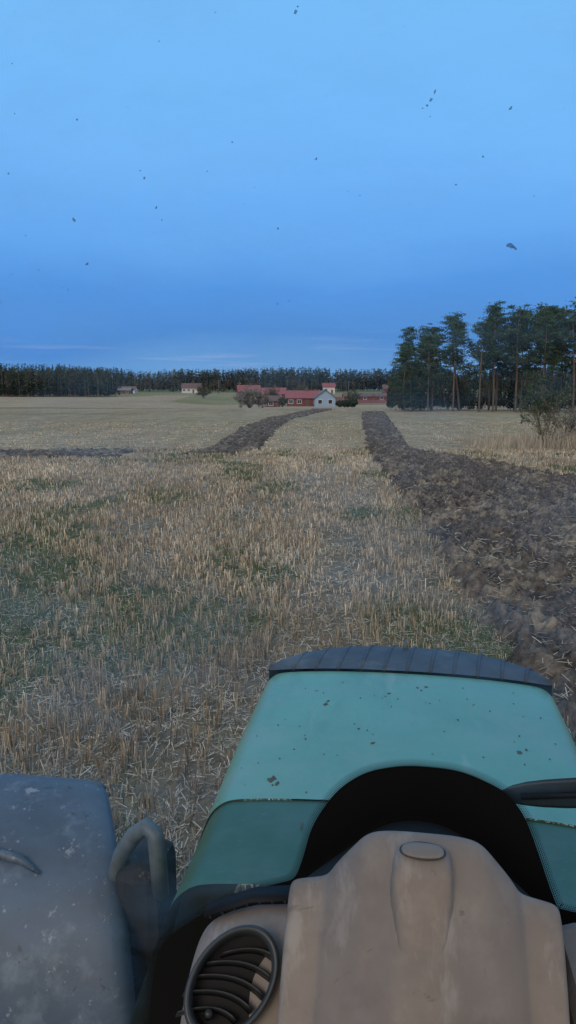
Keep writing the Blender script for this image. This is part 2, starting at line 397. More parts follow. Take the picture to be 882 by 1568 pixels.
PT = [(15.9, 104, 8.6, 5), (17.3, 107, 11.2, 5), (18.9, 103, 10.0, 3), (20.5, 109, 11.6, 1), (22.3, 104, 11.9, 0), (24.2, 108, 13.2, 2), (25.6, 103, 12.0, 4),
      (28.0, 105, 14.2, 0), (29.6, 109, 13.4, 6), (31.0, 104, 13.6, 4), (32.8, 108, 13.9, 1), (34.0, 103, 12.6, 3), (35.4, 106, 13.8, 0), (37.0, 109, 14.2, 2),
      (38.4, 103, 13.4, 4), (40.0, 106, 14.8, 1), (41.6, 104, 14.6, 6), (43.9, 108, 14.5, 2), (46, 104, 14, 3), (30.4, 116, 13.6, 1), (36.2, 117, 14.4, 2), (41.2, 116, 15, 4), (21.6, 116, 11.8, 2), (49, 107, 14, 4),
      (16.6, 112, 9.5, 3), (19.6, 113, 10.6, 5), (33.4, 113, 13.2, 6), (38.8, 113, 14.6, 0)]
for i, (x, y, h, k) in enumerate(PT):
    o = obj('pine_tree', pines[k]); s = h/14; o.location = (x, y, float(tz(x, y))-.1); o.scale = (s*rp.uniform(.92, 1.15), s*rp.uniform(.92, 1.15), s); o.rotation_euler = (0, 0, rp.uniform(0, 6.28))

def forest(name, xs_, ys_, hs_, q, size, base, tr=(.09, .075, .07), seed=3, broad=.0, wid=.17):
    r = np.random.default_rng(seed); A = Acc(); n = len(xs_)
    zb = tz(xs_, ys_); tone = r.uniform(.6, 1.3, n); slim = r.uniform(.8, 1.25, n); rnd = r.uniform(0, 1, n) < broad
    t = r.uniform(0, 1, (n, q))**.9
    prof = np.where(rnd[:, None], np.sqrt(np.clip(1-(2*t-1.0)**2, 0, 1))*.75, (1-t)**.7*(.75+.25*np.sin(t*40+tone[:, None]*9)))
    rad = hs_[:, None]*wid*slim[:, None]*prof*np.sqrt(r.uniform(.1, 1, (n, q)))
    a = r.uniform(0, 2*math.pi, (n, q))
    low = np.where(rnd, .3, .08)[:, None]
    c = np.stack([xs_[:, None]+rad*np.cos(a), ys_[:, None]+rad*np.sin(a), zb[:, None]+hs_[:, None]*(low+(1-low)*t)], -1).reshape(-1, 3)
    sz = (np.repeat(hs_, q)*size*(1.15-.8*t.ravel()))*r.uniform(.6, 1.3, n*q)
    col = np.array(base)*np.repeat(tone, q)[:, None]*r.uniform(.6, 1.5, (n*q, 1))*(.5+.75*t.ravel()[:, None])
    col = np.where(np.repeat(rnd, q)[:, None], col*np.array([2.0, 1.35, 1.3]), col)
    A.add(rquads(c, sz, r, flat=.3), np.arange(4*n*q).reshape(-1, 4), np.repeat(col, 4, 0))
    w = .010*hs_*r.uniform(.6, 1.3, n)
    b = np.stack([xs_, ys_, zb-.3], -1); tp = np.stack([xs_, ys_, zb+hs_*.85], -1); e = np.zeros((n, 3)); e[:, 0] = w; f = np.zeros((n, 3)); f[:, 1] = w
    for ee in (e, f):
        V = np.stack([b-ee, b+ee, tp+ee*.1, tp-ee*.1], 1).reshape(-1, 3)
        cc = np.array(tr)*r.uniform(.6, 2.0, (n, 1))
        A.add(V, np.arange(4*n).reshape(-1, 4), np.repeat(cc, 4, 0))
    return A.build(name, m_leaf)
r = np.random.default_rng(9)
n = 2200
x = r.uniform(-390, 390, n); y = 640+r.uniform(0, 70, n)+.0002*x*x
forest('distant_forest', x, y, (15+5*fbm(x/60, x*0, 4, 3))*r.uniform(.85, 1.10, n), 44, .14, (.042, .064, .068), seed=1, broad=.1, wid=.26)  # distance haze is put into the bluish base colour
n = 720
x = r.uniform(-175, -73, n); y = 300+r.uniform(0, 30, n)+(x+73)*-.12
forest('distant_forest', x, y, np.interp(x, [-130, -95, -73], [13.0, 12.4, 10.8])*r.uniform(.74, 1.08, n), 80, .095, (.036, .056, .040), tr=(.18, .145, .13), seed=2, broad=.15, wid=.2)
n = 300
x = r.uniform(-128, 45, n); y = 470+r.uniform(0, 50, n)
forest('distant_forest', x, y, r.uniform(5, 10, n), 55, .10, (.042, .056, .048), tr=(.16, .14, .13), seed=4, broad=.45)
n = 280
x = r.uniform(21, 100, n); y = 150+r.uniform(0, 25, n)
forest('spruce_thicket', x, y, r.uniform(4.0, 7.4, n), 180, .08, (.026, .042, .030), seed=6, broad=.15)
n = 75
x = r.uniform(15, 56, n); y = 108+r.uniform(0, 14, n)
forest('undergrowth_shrubs', x, y, r.uniform(1.5, 5.0, n), 360, .07, (.030, .046, .027), seed=8, broad=.4)

def shrub(name, loc, H, Wd, nb, twcol, leafcol=None, seed=1, lv=3, tw=.02, nl=0, ls=.08):
    r = np.random.default_rng(seed); W = Acc(); Lf = Acc()
    def rec(p, d, L_, rad, k):
        q = p+d*L_
        V, Fc = cone(p, q, rad, rad*.55, 3); W.add(V, Fc, np.tile(np.array(twcol)*r.uniform(.6, 1.4), (6, 1)))
        if leafcol is not None and k <= 1 and nl:
            c = p+(q-p)*r.uniform(0, 1.1, (nl, 1))+r.normal(0, L_*.18, (nl, 3))
            Lf.add(rquads(c, r.uniform(.5, 1.3, nl)*ls, r), np.arange(4*nl).reshape(-1, 4), np.repeat(np.array(leafcol)*r.uniform(.5, 1.5, (nl, 1))*r.uniform(.7, 1.3), 4, 0))
        if k == 0: return
        for i in range(r.integers(3, 5)):
            nd = d+r.normal(0, .42, 3); nd[2] += .1; nd /= np.linalg.norm(nd)
            rec(p+d*L_*r.uniform(.35, 1), nd, L_*r.uniform(.5, .8), rad*.6, k-1)
    for i in range(nb):
        a = r.uniform(0, 6.28); s = r.uniform(.1, 1)**.6*Wd
        d = np.array([math.cos(a)*s, math.sin(a)*s, 1.0]); d /= np.linalg.norm(d)
        rec(np.array([math.cos(a), math.sin(a), 0])*s*.15, d, H*r.uniform(.3, .48), tw, lv)
    o = obj(name, tree_mesh(name, W, Lf)); o.location = (loc[0], loc[1], float(tz(*loc))-.05); return o
shrub('bare_bush', (11.9, 35.0), 2.4, .5, 8, (.13, .10, .08), (.09, .095, .05), seed=3, tw=.015, nl=1, ls=.06)
shrub('bare_bush', (13.3, 36.2), 2.8, .6, 10, (.13, .095, .08), (.085, .095, .06), seed=4, tw=.017, nl=2, ls=.06)
shrub('small_pine_bush', (13.6, 40.5), 4.0, .35, 6, (.11, .08, .065), (.06, .09, .05), seed=14, tw=.022, nl=8, ls=.10)
shrub('willow_tree', (-7.6, 152), 4.9, .95, 34, (.21, .19, .175), (.21, .195, .17), seed=5, tw=.05, nl=7, ls=.18)
shrub('willow_tree', (-5.2, 158), 3.0, .8, 14, (.16, .14, .12), (.15, .13, .11), seed=6, tw=.04, nl=6, ls=.18)
for j, (px, py, ph) in enumerate([(12.6, 170, 2.0), (14.4, 171, 2.3), (11.6, 172, 1.8)]):
    shrub('garden_hedge', (px, py), ph, 1.0, 18, (.04, .04, .03), (.035, .06, .03), seed=20+j, tw=.04, nl=24, ls=.2)
for j, (px, py, ph) in enumerate([(-1.5, 200, 3.0), (1.0, 232, 5.0), (-4.5, 232, 6), (20, 240, 5), (-33, 300, 6), (6, 330, 7)]):
    shrub('garden_tree', (px, py), ph, .7, 14, (.13, .11, .10), (.09, .095, .06), seed=40+j, tw=.05, nl=6, ls=.22)

# ------------------------------------------------------------------ buildings
def house(name, x, y, w, d, h, rh, wall, roof, rz=0, wins=4, gablewins=2, chim=True, door=True, z=None):
    e = empty(name, (x, y, float(tz(x, y))-.1 if z is None else z), rz)
    a, b = w/2, d/2
    v = [(-a,-b,-.6),(a,-b,-.6),(a,b,-.6),(-a,b,-.6),(-a,-b,h),(a,-b,h),(a,b,h),(-a,b,h),(-a,0,h+rh),(a,0,h+rh)]
    f = [(0,1,5,4),(2,3,7,6),(1,2,6,9,5),(3,0,4,8,7),(4,5,9,8),(6,7,8,9),(3,2,1,0)]
    pymesh('walls', v, f, wall, parent=e)
    o = .45; t = .14
    k = rh/b
    for s in (-1, 1):
        yo = s*(b+o); zo = h-o*k
        vv = [(-a-o, 0, h+rh+.03), (a+o, 0, h+rh+.03), (a+o, yo, zo+.03), (-a-o, yo, zo+.03)]
        vv += [(p[0], p[1], p[2]+t) for p in vv]
        pymesh('roof', vv, [(0,1,2,3),(7,6,5,4),(0,4,5,1),(1,5,6,2),(2,6,7,3),(3,7,4,0)], roof, parent=e)
    for i in range(wins):
        wx = -a+w*(i+.5)/wins
        if door and i == wins//2:
            box('door', (wx, -b-.03, 1.05), (1.0, .06, 2.1), m_brroof, e)
        else:
            box('window_frame', (wx, -b-.03, h*.56), (1.35, .06, 1.25), m_white, e); box('window', (wx, -b-.07, h*.56), (1.05, .04, .95), m_win, e)
            box('window_bar', (wx, -b-.1, h*.56), (.07, .03, .95), m_white, e)
    for s in (-1, 1):
        for i in range(gablewins):
            wy = -b+d*(i+.5)/gablewins
            box('window_frame', (s*(a+.03), wy, h*.56), (.06, 1.3, 1.3), m_white, e); box('window', (s*(a+.07), wy, h*.56), (.04, 1.0, 1.0), m_win, e)
    if chim: box('chimney', (a*.2, 0, h+rh+.35), (.7, .7, 1.1), m_brroof, e)
    return e
house('farmhouse', 4.4, 222, 9.5, 7, 2.5, 1.9, m_redw, m_redroof, wins=4)
house('gable_house', 10.2, 214, 7.5, 5.6, 2.6, 2.1, m_bluew, m_greyr, rz=math.radians(90), wins=2, gablewins=2, chim=False, door=False)
house('red_cabin', -4.2, 208, 3.6, 3.4, 1.9, 1.1, m_redw, m_brroof, rz=math.radians(15), wins=2, gablewins=1, chim=False)
house('red_barn', -6, 300, 10, 7, 2.4, 2.2, m_redw, m_redroof, wins=3, rz=math.radians(-8))
house('red_barn', -16.5, 320, 9, 7, 3.0, 2.4, m_brroof, m_redroof, wins=3, rz=math.radians(12))
house('red_barn', 31, 296, 19, 6, 1.5, 1.1, m_redw, m_brroof, wins=6, chim=False)
house('white_house', -55, 440, 10.5, 8, 3.0, 2.4, m_white, m_brroof, wins=4)
house('white_house', 22.8, 430, 6.5, 7, 3.8, 1.9, m_white, m_redroof, wins=2)
house('red_barn', 60, 430, 14, 8, 2.6, 2.2, m_redw, m_brroof, wins=3, chim=False)
house('long_barn', -96, 430, 22, 8, 2.2, 1.6, m_white, m_brroof, wins=5, chim=False)
house('long_barn', -88, 410, 9, 8, 1.8, 1.3, m_redw, m_greyr, wins=3, chim=False)
def pole(x, y, h):
    e = empty('utility_pole', (x, y, float(tz(x, y))))
    tube('post', [(0, 0, -.3), (0, 0, h)], [.16, .11], m_metal, e, 8); box('crossarm', (0, 0, h-.6), (1.8, .12, .12), m_metal, e)
    for s in (-.8, 0, .8): tube('insulator', [(s, 0, h-.52), (s, 0, h-.3)], [.06, .04], m_white, e, 6)
pole(-36, 400, 7.5); pole(-21, 330, 6.5); pole(30, 380, 7)
# ------------------------------------------------------------------ tractor (local frame: +Y = driving direction, z relative to driver eye)
T = empty('tractor', (0, 0, CAMH), math.radians(-8.8))
HC = .02
def wtop(y): return np.interp(y, [1.15, 1.42, 1.88, 2.24], [.375, .385, .408, .415])
def ztop(y): return np.interp(y, [1.15, 1.42, 1.88, 2.24], [-.80, -.815, -.83, -.843])
prof = [(0, 0), (.3, -.001), (.6, -.006), (.85, -.014), (.95, -.021)]
def hood_row(y, dz=0, shr=0):
    w = wtop(y)-shr; z = ztop(y)+dz
    q = float(np.interp(y, [1.15, 1.6, 2.24], [1.0, .85, .35]))
    half = [(f*w, g) for f, g in prof]+[(w, -.032), (w+.018+.006*q, -.055), (w+.030+.012*q, -.10), (w+.045+.03*q, -.20), (w+.065+.055*q, -.33), (w+.08+.07*q, -.5), (w+.08+.07*q, -.72)]
    L_ = [(HC-a, y, z+b) for a, b in half[::-1]]; Rr = [(HC+a, y, z+b) for a, b in half[1:]]
    return L_+Rr
sp = 1.435
grid('hood', [hood_row(y) for y in (sp, sp+.006, sp+.02, 1.6, 1.8, 2.0, 2.15, 2.225, 2.24)], m_hood, T, subsurf=2)
grid('rear_hood_shade', [hood_row(y, -.004, .002) for y in (1.14, 1.2, 1.3, 1.4, 1.43, 1.436)], m_hood2, T, subsurf=2)  # hood split and stepped here so its rear can carry the painted shade
V = []; Fc = []
rs = np.random.default_rng(4)
def hz(x, y):
    u = abs(x-HC)/wtop(y); return ztop(y)+np.interp(u, [0, .3, .6, .85, .95], [0, -.001, -.006, -.014, -.021])
def mud(x, y, s):
    b0 = len(V); k = 8; V.append((x, y, hz(x, y)+.0022+s*.1))
    for i in range(k):
        a = 2*math.pi*i/k; rr = s*rs.uniform(.4, 1.2); V.append((x+rr*math.cos(a), y+rr*1.6*math.sin(a), hz(x, y)+.0003))
    for i in range(k): Fc.append((b0, b0+1+i, b0+1+(i+1) % k))
for x, y, s in [(-.20, 1.96, .008), (-.195, 1.985, .005), (-.03, 2.06, .005), (.05, 2.12, .005), (.075, 2.13, .006), (.06, 2.10, .004), (-.27, 1.52, .011), (-.255, 1.50, .006), (-.06, 1.72, .006), (.28, 1.74, .008), (.30, 1.76, .005), (.15, 1.9, .004), (-.18, 1.33, .006), (-.1, 1.8, .004)]: mud(x, y, s)
for i in range(60): mud(rs.uniform(-.36, .38), rs.uniform(1.46, 2.2), rs.uniform(.0012, .0030))
pymesh('mud_splashes', V, Fc, m_mud, parent=T)
# front trim
rows = []
us = np.linspace(-1, 1, 41)
def yo(u): return 2.245+.25*(1-abs(u)**2.7)**.65
def tzf(u, f): return -.836-.022*abs(u)**2.5+.014*math.sin(min(f*1.3, 1)*math.pi)-.09*max(0, (f-.65)/.35)**2
for k in range(7):
    f = k/6
    rows.append([(HC+u*.428, 2.243+(yo(u)-2.243)*math.sin(f*math.pi/2), tzf(u, f)) for u in us])
rows.append([(p[0], p[1]+.01, p[2]-.35) for p in rows[-1]])
grid('front_trim', rows, m_trim, T, subsurf=1)
for u in np.linspace(-.82, .82, 11):
    tube('trim_rib', [(HC+(u+.10*f)*.428, 2.245+(yo(u+.1*f)-2.245)*math.sin(f*math.pi/2), tzf(u, f)-.001) for f in (.0, .2, .4, .6, .8)], .0055, m_trim, T, 6)
tube('hood_emblem', [(HC-.005, 2.42, -.85), (HC-.005, 2.42, -.812), (HC-.005, 2.425, -.795)], [.012, .008, .002], m_metal, T, 8)
box('nose_grille', (HC, 2.3, -1.28), (.72, .16, .66), m_black, T, .05)
box('engine_block', (HC, 1.7, -1.5), (.6, 1.1, .5), m_black, T, .04)
box('front_axle', (HC, 2.3, -1.95), (1.5, .2, .2), m_metal, T, .03)
def wheel(cx):
    e = empty('front_wheel', (cx, 2.28, -1.97), math.radians(17), T)
    V = []; n = 48; pr = [(-.19, .30), (-.22, .40), (-.20, .49), (-.12, .505), (0, .51), (.12, .505), (.20, .49), (.22, .40), (.19, .30)]
    for i in range(n+1):
        t = 2*math.pi*i/n; V.append([(a, b*math.cos(t), b*math.sin(t)) for a, b in pr])
    grid('tyre', V, m_rubber, e)
    for i in range(22):
        for s in (-1, 1):
            t = 2*math.pi*(i+.5*(s > 0))/22
            box('lug', (s*.10, .51*math.cos(t), .51*math.sin(t)), (.2, .045, .04), m_rubber, e, rot=(t-math.pi/2, 0, s*.45))
    tube('rim', [(-.16, 0, 0), (-.05, 0, 0), (.05, 0, 0), (.16, 0, 0)], [.31, .26, .26, .31], m_rim, e, 24)
wheel(-1.26); wheel(1.16)
def fender(cx, w):
    rws = []
    for t in np.linspace(math.radians(92), math.radians(205), 24):
        rr = .62; row = []
        for u in (-1, -.985, -.93, -.6, 0, .6, .93, .985, 1):
            lip = {1: .06, .985: .02, .93: .003}.get(abs(u), 0)
            cr = rr-lip; y = 2.33+cr*math.cos(t)
            row.append((cx+u*w+.50*(2.3-(2.33+rr*math.cos(t))), y, -1.945+cr*math.sin(t)))
        rws.append(row)
    grid('mudguard', rws, m_fender, T, subsurf=1, solid=.012)
    a = rws[0]; tube('mudguard_edge', [(p[0], p[1]+.004, p[2]-.006) for p in a[1:-1]], .014, m_fender, T, 8)
fender(-1.325, .335); fender(1.25, .30)
tube('mudguard_rib', [(-1.5, 2.02, -1.395), (-1.22, 1.985, -1.395), (-1.13, 1.97, -1.400), (-1.06, 1.95, -1.425)], [.016, .016, .014, .005], m_fender, T, 8)
tube('mudguard_bracket', [(-.88, 2.06, -1.60), (-.84, 2.0, -1.45), (-.805, 1.97, -1.35), (-.755, 1.95, -1.27), (-.715, 1.94, -1.235), (-.685, 1.93, -1.25), (-.675, 1.92, -1.32), (-.68, 1.95, -1.45)], .025, m_metal, T, 12)
tube('steering_arm', [(-.60, 1.9, -1.55), (-.66, 1.88, -1.72), (-.7, 1.9, -2.0)], .03, m_black, T, 8)
box('side_tank', (-.755, 2.04, -1.82), (.15, .20, .88), m_rubber, T, .04)
# windscreen
GY = 1.125
m_glass = bpy.data.materials.new('windscreen_glass'); m_glass.use_nodes = True
nt = m_glass.node_tree; nt.nodes.remove(nt.nodes['Principled BSDF']); N = nt.nodes; L = nt.links
tr = N.new('ShaderNodeBsdfTransparent'); gl = N.new('ShaderNodeBsdfGlossy'); gl.inputs['Roughness'].default_value = .02
tr.inputs['Color'].default_value = (.975, .99, .99, 1)
fr = N.new('ShaderNodeFresnel'); fr.inputs['IOR'].default_value = 1.12; mx = N.new('ShaderNodeMixShader')
L.new(fr.outputs[0], mx.inputs[0]); L.new(tr.outputs[0], mx.inputs[1]); L.new(gl.outputs[0], mx.inputs[2])
tc = N.new('ShaderNodeTexCoord'); mp = N.new('ShaderNodeMapping'); mp.inputs['Scale'].default_value = (3, 1, 7); mp.inputs['Rotation'].default_value = (0, .5, 0)
nz = N.new('ShaderNodeTexNoise'); nz.inputs['Scale'].default_value = 1.6; nz.inputs['Detail'].default_value = 7; nz.inputs['Roughness'].default_value = .62
L.new(tc.outputs['Object'], mp.inputs[0]); L.new(mp.outputs[0], nz.inputs['Vector'])
mr = N.new('ShaderNodeMapRange'); mr.inputs[1].default_value = .42; mr.inputs[2].default_value = .72; mr.inputs[3].default_value = .01; mr.inputs[4].default_value = .12
L.new(nz.outputs['Fac'], mr.inputs[0])
tl = N.new('ShaderNodeBsdfTranslucent'); tl.inputs['Color'].default_value = (.85, .9, .95, 1); m2 = N.new('ShaderNodeMixShader')
L.new(mr.outputs[0], m2.inputs[0]); L.new(mx.outputs[0], m2.inputs[1]); L.new(tl.outputs[0], m2.inputs[2])
L.new(m2.outputs[0], N['Material Output'].inputs['Surface'])
pymesh('windscreen', [(-.80, GY, -1.3), (.80, GY, -1.3), (.80, GY, .72), (-.80, GY, .72)], [(0, 1, 2, 3)], m_glass, parent=T)
for s in (-1, 1): tube('a_pillar', [(s*.84, GY, -1.5), (s*.84, GY, .75)], .04, m_black, T, 8)
tube('roof_header', [(-.88, GY, .76), (.88, GY, .76)], .05, m_black, T, 8)
box('cab_roof', (0, .25, .86), (1.7, 1.9, .12), m_roofl, T, .05)
FR = [(-.43, -1.3), (-.425, -1.15), (-.41, -1.0), (-.388, -.925), (-.33, -.872), (-.28, -.835), (-.24, -.812), (-.19, -.793), (-.1636, -.780), (-.150, -.745), (-.135, -.69), (-.111, -.645), (-.085, -.613), (-.05, -.588), (-.01, -.575), (.03, -.570), (.09, -.573), (.135, -.588), (.165, -.605), (.19, -.635), (.21, -.68), (.2456, -.777), (.26, -.79), (.32, -.80), (.42, -.84), (.47, -.94), (.48, -1.3)]
pts = []
for i in range(len(FR)-1):
    for k in range(4):
        t = k/4; p = [FR[max(i-1, 0)], FR[i], FR[i+1], FR[min(i+2, len(FR)-1)]]
        pts.append(tuple(.5*((2*p[1][c])+(-p[0][c]+p[2][c])*t+(2*p[0][c]-5*p[1][c]+4*p[2][c]-p[3][c])*t*t+(-p[0][c]+3*p[1][c]-3*p[2][c]+p[3][c])*t**3) for c in (0, 1)))
pts.append(FR[-1])
V = []; Fc = []
for i, (a, b) in enumerate(pts):
    V += [(a, GY-.004, b), (a*.97, GY-.004, -1.5)]
    if i: Fc.append((2*i-2, 2*i, 2*i+1, 2*i-1))
pymesh('glass_border', V, Fc, m_frit, parent=T)
V = []; Fc = []
P2 = np.array(pts)
tan = np.gradient(P2, axis=0); L_ = np.linalg.norm(tan, axis=1); nrm = np.stack([-tan[:, 1], tan[:, 0]], 1)/L_[:, None]
acc = np.concatenate([[0], np.cumsum(np.linalg.norm(np.diff(P2, axis=0), axis=1))])
for row, (off_, rad) in enumerate([(.0018, .0013), (.0048, .0011), (.0076, .0009), (.0100, .0006)]):
    for s in np.arange(.003*.5*(row % 2), acc[-1], .003):
        cx = np.interp(s, acc, P2[:, 0]+nrm[:, 0]*off_); cz = np.interp(s, acc, P2[:, 1]+nrm[:, 1]*off_); b0 = len(V)
        for k in range(6): V.append((cx+rad*math.cos(k*math.pi/3), GY-.004, cz+rad*math.sin(k*math.pi/3)))
        Fc.append(tuple(range(b0, b0+6)))
pymesh('glass_border_dots', V, Fc, m_frit, parent=T)
V = []; Fc = []
rs = np.random.default_rng(12)
def speck(x, z, s, st=1.0, ang=0.0):
    b0 = len(V); k = 9; s = s*.85
    V.append((x, GY+.0012+s*.15, z))
    for i in range(k):
        a = 2*math.pi*i/k; rr = s*rs.uniform(.55, 1.1); dx = rr*math.cos(a)*st; dz = rr*math.sin(a)
        V.append((x+dx*math.cos(ang)-dz*math.sin(ang), GY+.001, z+dx*math.sin(ang)+dz*math.cos(ang)))
    for i in range(k): Fc.append((b0, b0+1+i, b0+1+(i+1) % k))
for x, z, s, st, a in [(-.164, .519, .0036, 1.3, 1), (-.161, .526, .002, 1, 0), (.1367, .202, .0046, 1.5, 0), (.142, .199, .003, 1.6, -.6), (.0228, .396, .0026, 1.6, 1.2), (.028, .406, .0018, 2.2, 1.3), (.018, .389, .0022, 1, 0), (.012, .386, .0014, 1, 0), (.129, .3795, .0026, 1.5, .9),
                       (-.498, .257, .0028, 1.8, -1), (-.387, .312, .0028, 1, 0), (-.393, .322, .0016, 1, 0), (-.487, .397, .0022, 1, 0), (-.134, .327, .0026, 1.3, .8), (-.4805, .193, .0022, 2, .3), (-.189, .235, .0022, 1.2, 0), (-.37, .27, .0022, 1.3, 1), (-.362, .252, .0016, 1, 0), (-.599, .327, .0022, 1, 0), (-.255, .355, .002, 1, 0), (-.31, .56, .0018, 1, 0), (.095, .32, .002, 1, 0), (-.19, .13, .0015, 1, 0), (.06, .285, .0016, 1, 0)]:
    speck(x, z, s, st, a)
for i in range(75): speck(rs.uniform(-.7, .7), rs.uniform(.02, .70), rs.uniform(.0006, .0014), rs.uniform(1, 1.5), rs.uniform(0, 3))
pymesh('windscreen_dirt', V, Fc, m_dirt, parent=T)
# wiper
grid('wiper_blade', [[(.146, 1.15, -.624), (.175, 1.15, -.600), (.22, 1.15, -.588), (.30, 1.15, -.577), (.5, 1.15, -.55)], [(.152, 1.156, -.632), (.175, 1.158, -.640), (.22, 1.16, -.646), (.30, 1.16, -.642), (.5, 1.16, -.61)]], m_blade, T, solid=.006, subsurf=1)
tube('wiper_arm', [(.19, 1.142, -.620), (.3, 1.138, -.604), (.5, 1.138, -.58)], .005, m_black, T, 8)

# ---- dashboard
CX = .034
def cowl_row(y, dz, tongue, spread=0):
    hp = [(0, -.552), (.03, -.552), (.055, -.554), (.073, -.560), (.088, -.578), (.112, -.606), (.120, -.622), (.132, -.627), (.160, -.632), (.170, -.637), (.1745, -.652), (.176, -.80)]
    row = []
    for s in (-1, 1):
        seq = hp[::-1] if s < 0 else hp[1:]
        for a, b in seq:
            zz = b+dz+(tongue*math.exp(-(a/(.045+spread*.15))**4))
            row.append((CX+s*a*(1+spread*(a < .125)), y, zz))
    return row
rws = [cowl_row(.93, -.06, 0), cowl_row(.925, -.02, 0), cowl_row(.914, -.002, 0), cowl_row(.905, 0, 0), cowl_row(.885, -.010, .003, .02), cowl_row(.85, -.050, .018, .03), cowl_row(.81, -.106, .034, .05), cowl_row(.77, -.165, .044, .07), cowl_row(.72, -.24, .05, .09), cowl_row(.66, -.33, .054, .10)]
grid('instrument_cowl', rws, m_dash, T, subsurf=2)
def lump(name, c, s, mat, rot=(0, 0, 0), p=3.0, n=24, par=None):
    rws = []
    for i in range(n//2+1):
        th = math.pi*i/(n//2)-math.pi/2; row = []
        for j in range(n+1):
            ph = 2*math.pi*j/n; f = lambda q: math.copysign(abs(q)**(2/p), q)
            row.append((s[0]*f(math.cos(th))*f(math.cos(ph)), s[1]*f(math.cos(th))*f(math.sin(ph)), s[2]*f(math.sin(th))))
        rws.append(row)
    o = grid(name, rws, mat, par or T); o.location = c; o.rotation_euler = rot; return o
# sensor pod: wide rounded nose tapering into a ridge towards the driver, standing proud of the cowl
rws = []
for y, z, hw in [(.893, -.580, .030), (.889, -.556, .034), (.880, -.549, .037), (.862, -.551, .039), (.846, -.558, .039), (.836, -.574, .038), (.828, -.592, .035), (.806, -.628, .031), (.78, -.674, .026), (.75, -.735, .018)]:
    rws.append([(CX-.002+hw*u, y, z-(0 if abs(u) < .6 else .003 if abs(u) < .85 else .012 if abs(u) < .95 else .055)) for u in (-1, -.94, -.8, -.5, 0, .5, .8, .94, 1)])
grid('sensor_pod', rws, m_dash, T, subsurf=2)
lump('sensor_lens', (CX-.002, .864, -.5495), (.026, .013, .004), m_dash, (.15, 0, 0), 2.6)
tube('sensor_lens_groove', [(CX-.002+.0272*math.cos(t), .864+.0142*math.sin(t), -.5497+.0142*math.sin(t)*.15) for t in np.linspace(0, 2*math.pi, 28)], .0013, m_ring, T, 5)
rws = []
for y, dz in ((.925, -.03), (.97, -.035), (1.02, -.045), (1.07, -.06), (1.115, -.09)):
    rws.append([(CX+a, y, b+dz) for a, b in [(-.19, -.70), (-.15, -.66), (-.10, -.62), (-.06, -.58), (0, -.565), (.06, -.58), (.10, -.62), (.15, -.66), (.19, -.70)]])
grid('dash_pad', rws, m_black, T, subsurf=2)
rws = []
pod = [(-.300, -1.0), (-.292, -.86), (-.285, -.80), (-.276, -.772), (-.262, -.752), (-.235, -.735), (-.20, -.722), (-.17, -.714), (-.14, -.712), (-.12, -.712)]
for y, dz, k in ((1.0, -.06, 1), (.985, -.01, 1), (.965, 0, 1), (.93, -.004, 1), (.89, -.02, .99), (.85, -.055, .98), (.81, -.105, .97), (.76, -.175, .96), (.70, -.27, .95)):
    rws.append([(-.12+(a+.12)*k, y, b+dz) for a, b in pod])
grid('vent_pod', rws, m_dash, T, subsurf=2)
grid('defrost_slot', [[(-.27, .985, -.745), (-.2, .985, -.712), (-.125, .985, -.70)], [(-.268, .955, -.7445), (-.2, .955, -.7135), (-.125, .955, -.703)]], m_black, T, solid=.006)
for i in range(8):
    x = -.26+.018*i; z0 = np.interp(x, [-.27, -.2, -.125], [-.744, -.712, -.70])
    box('slot_bar', (x, .97, z0+.001), (.003, .034, .004), m_slat, T)
box('right_dash_panel', (.30, .93, -.93), (.16, .20, .40), m_dash, T, .03)
vent = empty('air_vent', (-.203, .845, -.742), 0, T)
vent.rotation_euler = (math.radians(38), math.radians(28), math.radians(-20))
rws = []
for i in range(49):
    t = 2*math.pi*i/48; c, s = math.cos(t)*.80, math.sin(t)*1.12
    rws.append([(c*q, s*q, z) for q, z in ((.064, -.03), (.064, .002), (.062, .008), (.059, .009), (.056, .006), (.054, .0), (.053, -.03))])
grid('vent_ring', rws, m_ring, vent)
pymesh('vent_throat', [(math.cos(2*math.pi*i/32)*.045, math.sin(2*math.pi*i/32)*.062, -.024) for i in range(32)], [tuple(range(32))], m_black, parent=vent)
for i in range(5):
    yy = -.042+.021*i; hw = .042*math.sqrt(max(0, 1-(yy/.062)**2))
    rws = []
    for a, z in ((0, -.020), (.006, -.006)):
        rws.append([(u*hw, yy+a-.012*u*u+.020*u, z) for u in np.linspace(-1, 1, 9)])
    grid('vent_slat', rws, m_slat, vent, solid=.0015)
tube('vent_knob', [(.0, -.046, -.014), (.0, -.044, .002)], [.006, .005], m_slat, vent, 10)
tube('steering_wheel', [(CX+.02+.19*math.cos(t), .475+.19*math.sin(t)*.85, -.69+.06*math.sin(t)) for t in np.linspace(0, 2*math.pi, 40)], .015, m_metal, T, 10)

